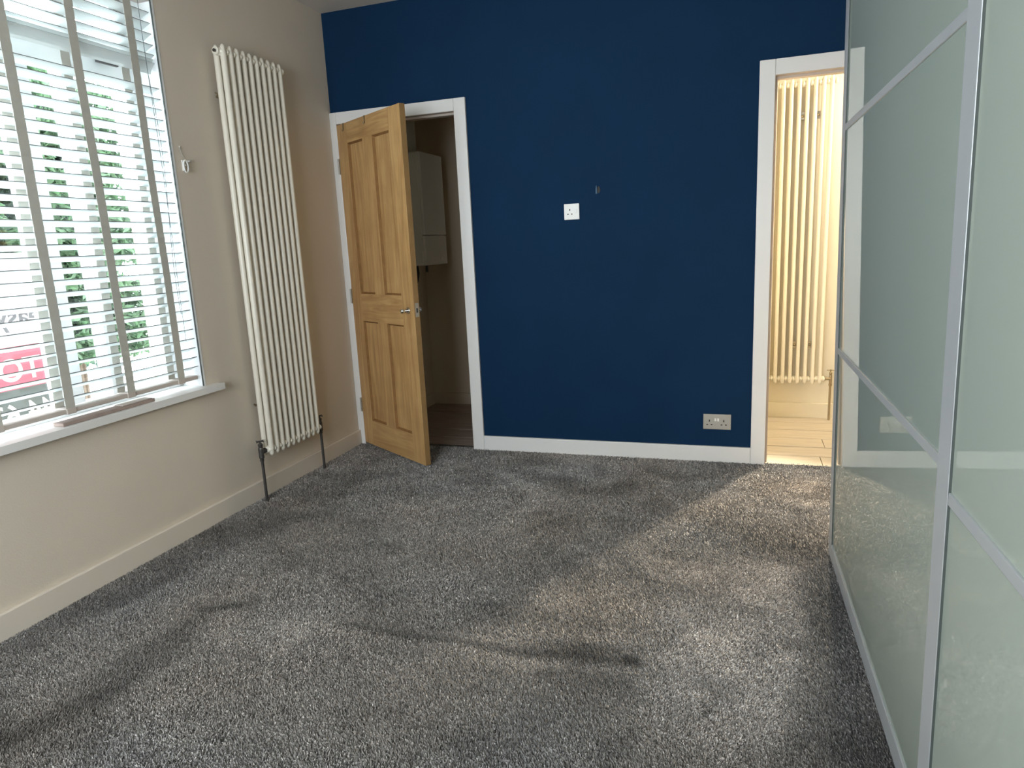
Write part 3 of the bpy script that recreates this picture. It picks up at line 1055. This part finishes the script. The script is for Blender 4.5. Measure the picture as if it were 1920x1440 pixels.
wb('side_panel', M['carcass'], -0.62, -0.060, -1.150, -1.130, -0.012, WT)
wb('side_panel', M['carcass'], -0.62, -0.060, YE, YE + 0.02, -0.012, WT)
wb('top_panel', M['carcass'], -0.62, -0.0, YE + 0.02, -1.150, WT - 0.03, WT)
wb('back_panel', M['carcass'], -0.62, -0.612, YE + 0.02, -1.150, -0.012, WT - 0.03)
wb('plinth', M['carcass'], -0.60, -0.070, YE + 0.02, -1.150, -0.012, 0.06)
wb('track', M['alu'], -0.060, -0.030, YE + 0.02, -1.130, 0.0, 0.02, bevel=0.002)
rails_z = (0.806, 1.556)       # lower edges


def sliding(off, y1, y0, label):
    """one door: y1 = far edge, y0 = near edge"""
    d = bpy.data.objects.new('sliding_door', None)
    COL.objects.link(d)
    d.parent = ward
    d['label'] = label
    T = 0.022
    for a, b in ((y1 - 0.066, y1), (y0, y0 + 0.066)):
        wb('stile', M['alu'], off - T, off, a, b, 0.006, WT - 0.03, d, bevel=0.0022)
    wb('shade_joint', M['shade_joint'], off - 0.0046, off - 0.0006, y1 - 0.0672, y1 - 0.0661, 0.066, WT - 0.09, d)  # added dark strip standing for shade on the stile's side face
    rz = [(0.006, 0.064), (0.800, 0.821), (1.555, 1.576), (WT - 0.085, WT - 0.03)]
    for i, (a, b) in enumerate(rz):
        wb('rail', M['alu'], off - T + 0.001, off - 0.0003, y0 + 0.0675, y1 - 0.0675, a, b, d, bevel=0.0018)
    for (a, b) in ((rz[0][1], rz[1][0]), (rz[1][1], rz[2][0]), (rz[2][1], rz[3][0])):
        wb('glass_panel', M['doorglass'], off - 0.012, off - 0.0045, y0 + 0.0665, y1 - 0.0665, a, b, d)


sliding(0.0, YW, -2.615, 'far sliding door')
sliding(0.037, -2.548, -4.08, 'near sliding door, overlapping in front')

# ------------------------------------------------------------------ outside: estate agent's board, trees, paving
SX = -0.60
sign = empty('letting_board', (SX, -1.56, -0.40), label='letting board outside the window with a red band, seen from behind', cat='sign')
SY0, SY1 = -2.25, 0.0
sf = lambda x, y, z: (x, y, z + 0.40)
box('board', M['sign_white'], -0.004, 0.0, -0.72, 0.0, 0.905 + 0.0, 1.30, sign, f=sf)
box('red_band', M['sign_red'], -0.004, 0.0, -0.72, 0.0, 0.722, 0.905, sign, f=sf)
box('grey_band', M['sign_grey'], -0.004, 0.0, -0.72, 0.0, 0.50, 0.722, sign, f=sf)
box('post', M['upvc'], -0.045, -0.006, -0.42, -0.38, -0.40, 1.30, sign, f=sf)


def text(body, y_right, zbase, size, mt, name, spacing=1.0):
    c = bpy.data.curves.new(name, 'FONT')
    c.body = body
    c.size = size
    c.extrude = 0.0006
    c.offset = size * 0.018
    c.space_character = spacing
    c.materials.append(mt)
    tmp = bpy.data.objects.new('tmp_text', c)
    COL.objects.link(tmp)
    dg = bpy.context.evaluated_depsgraph_get()
    me = bpy.data.meshes.new_from_object(tmp.evaluated_get(dg))
    bpy.data.objects.remove(tmp)
    # printed to be read from the street (from -x): text x axis runs along -y
    for v in me.vertices:
        X, Y, Z = v.co
        v.co = (0.0012 + Z, y_right - X, zbase + Y + 0.40)
    o = bpy.data.objects.new(name, me)
    COL.objects.link(o)
    o.parent = sign
    return o


text('easy', -0.012, 0.995, 0.115, M['sign_letter_grey'], 'lettering')
text('TO LET', -0.050, 0.760, 0.135, M['sign_letter'], 'lettering')
text('44 633', -0.022, 0.575, 0.125, M['sign_letter'], 'lettering')


def tree(origin, ly0, ly1, lx0, lx1, lz0, lz1, n, mt, label, seed, size=0.05):
    r = np.random.default_rng(seed)
    t = empty('garden_shrub', origin, label=label, cat='shrub')
    bm = bmesh.new()
    ox, oy, oz = origin
    for k_ in range(5):
        yy = (ly0 + ly1) / 2 + (k_ - 2) * (ly1 - ly0) * 0.14 - oy
        xx = (lx0 + lx1) / 2 + (k_ % 2 - .5) * 0.2 - ox
        tube(bm, [(xx * .3, yy * .3, 0), (xx * .8, yy * .8, 0.6), (xx, yy, 1.3), (xx * 1.1, yy * 1.15, lz1 - oz - 0.4)], [0.03, 0.022, 0.015, 0.006], 7)
    finish('stem', bm, M['bark'], t)
    c = np.stack([r.uniform(lx0, lx1, n), r.uniform(ly0, ly1, n), r.uniform(lz0, lz1, n)], 1)
    # ragged top
    topz = lz1 - 0.35 * vnoise(c[:, 1], c[:, 0], 3, seed)
    hole = vnoise(c[:, 1], c[:, 2], 5, seed + 1)
    ok = (c[:, 2] < topz) & (hole > 0.16 + 0.34 * (c[:, 2] - lz0) / (lz1 - lz0))
    c = c[ok]
    n = len(c)
    a, b = r.normal(size=(n, 3)), r.normal(size=(n, 3))
    a[:, 2] -= 0.5
    a /= np.linalg.norm(a, axis=1)[:, None]
    b -= a * (a * b).sum(1)[:, None]
    b /= np.linalg.norm(b, axis=1)[:, None]
    s = (size * r.uniform(.6, 1.4, n))[:, None]
    P = np.empty((n, 4, 3), dtype=np.float32)
    o_ = np.array(origin)
    P[:, 0] = c - a * s - o_
    P[:, 1] = c + b * s * .30 - a * s * .1 - o_
    P[:, 2] = c + a * s - o_
    P[:, 3] = c - b * s * .30 - a * s * .1 - o_
    me = bpy.data.meshes.new('foliage')
    me.vertices.add(n * 4)
    me.vertices.foreach_set('co', P.ravel())
    me.loops.add(n * 4)
    me.loops.foreach_set('vertex_index', np.arange(n * 4, dtype=np.int32))
    me.polygons.add(n)
    me.polygons.foreach_set('loop_start', np.arange(0, n * 4, 4, dtype=np.int32))
    me.polygons.foreach_set('loop_total', np.full(n, 4, dtype=np.int32))
    me.materials.append(mt)
    me.update()
    o = bpy.data.objects.new('foliage', me)
    COL.objects.link(o)
    o.parent = t
    o['kind'] = 'stuff'


tree((-2.3, -0.15, -0.4), -1.0, 0.42, -2.7, -2.0, 0.55, 2.75, 48000, M['leaf'], 'leafy green shrub in the garden beyond the blind', 21)
tree((-3.3, 0.3, -0.4), -1.0, 1.10, -3.7, -3.0, 0.35, 2.3, 30000, M['leaf2'], 'darker shrub standing behind the leafy green one in the garden', 33)
g = box('garden_paving', M['paving'], -7.0, -0.31, -7.0, 4.0, -0.5, -0.4)
g['kind'] = 'structure'
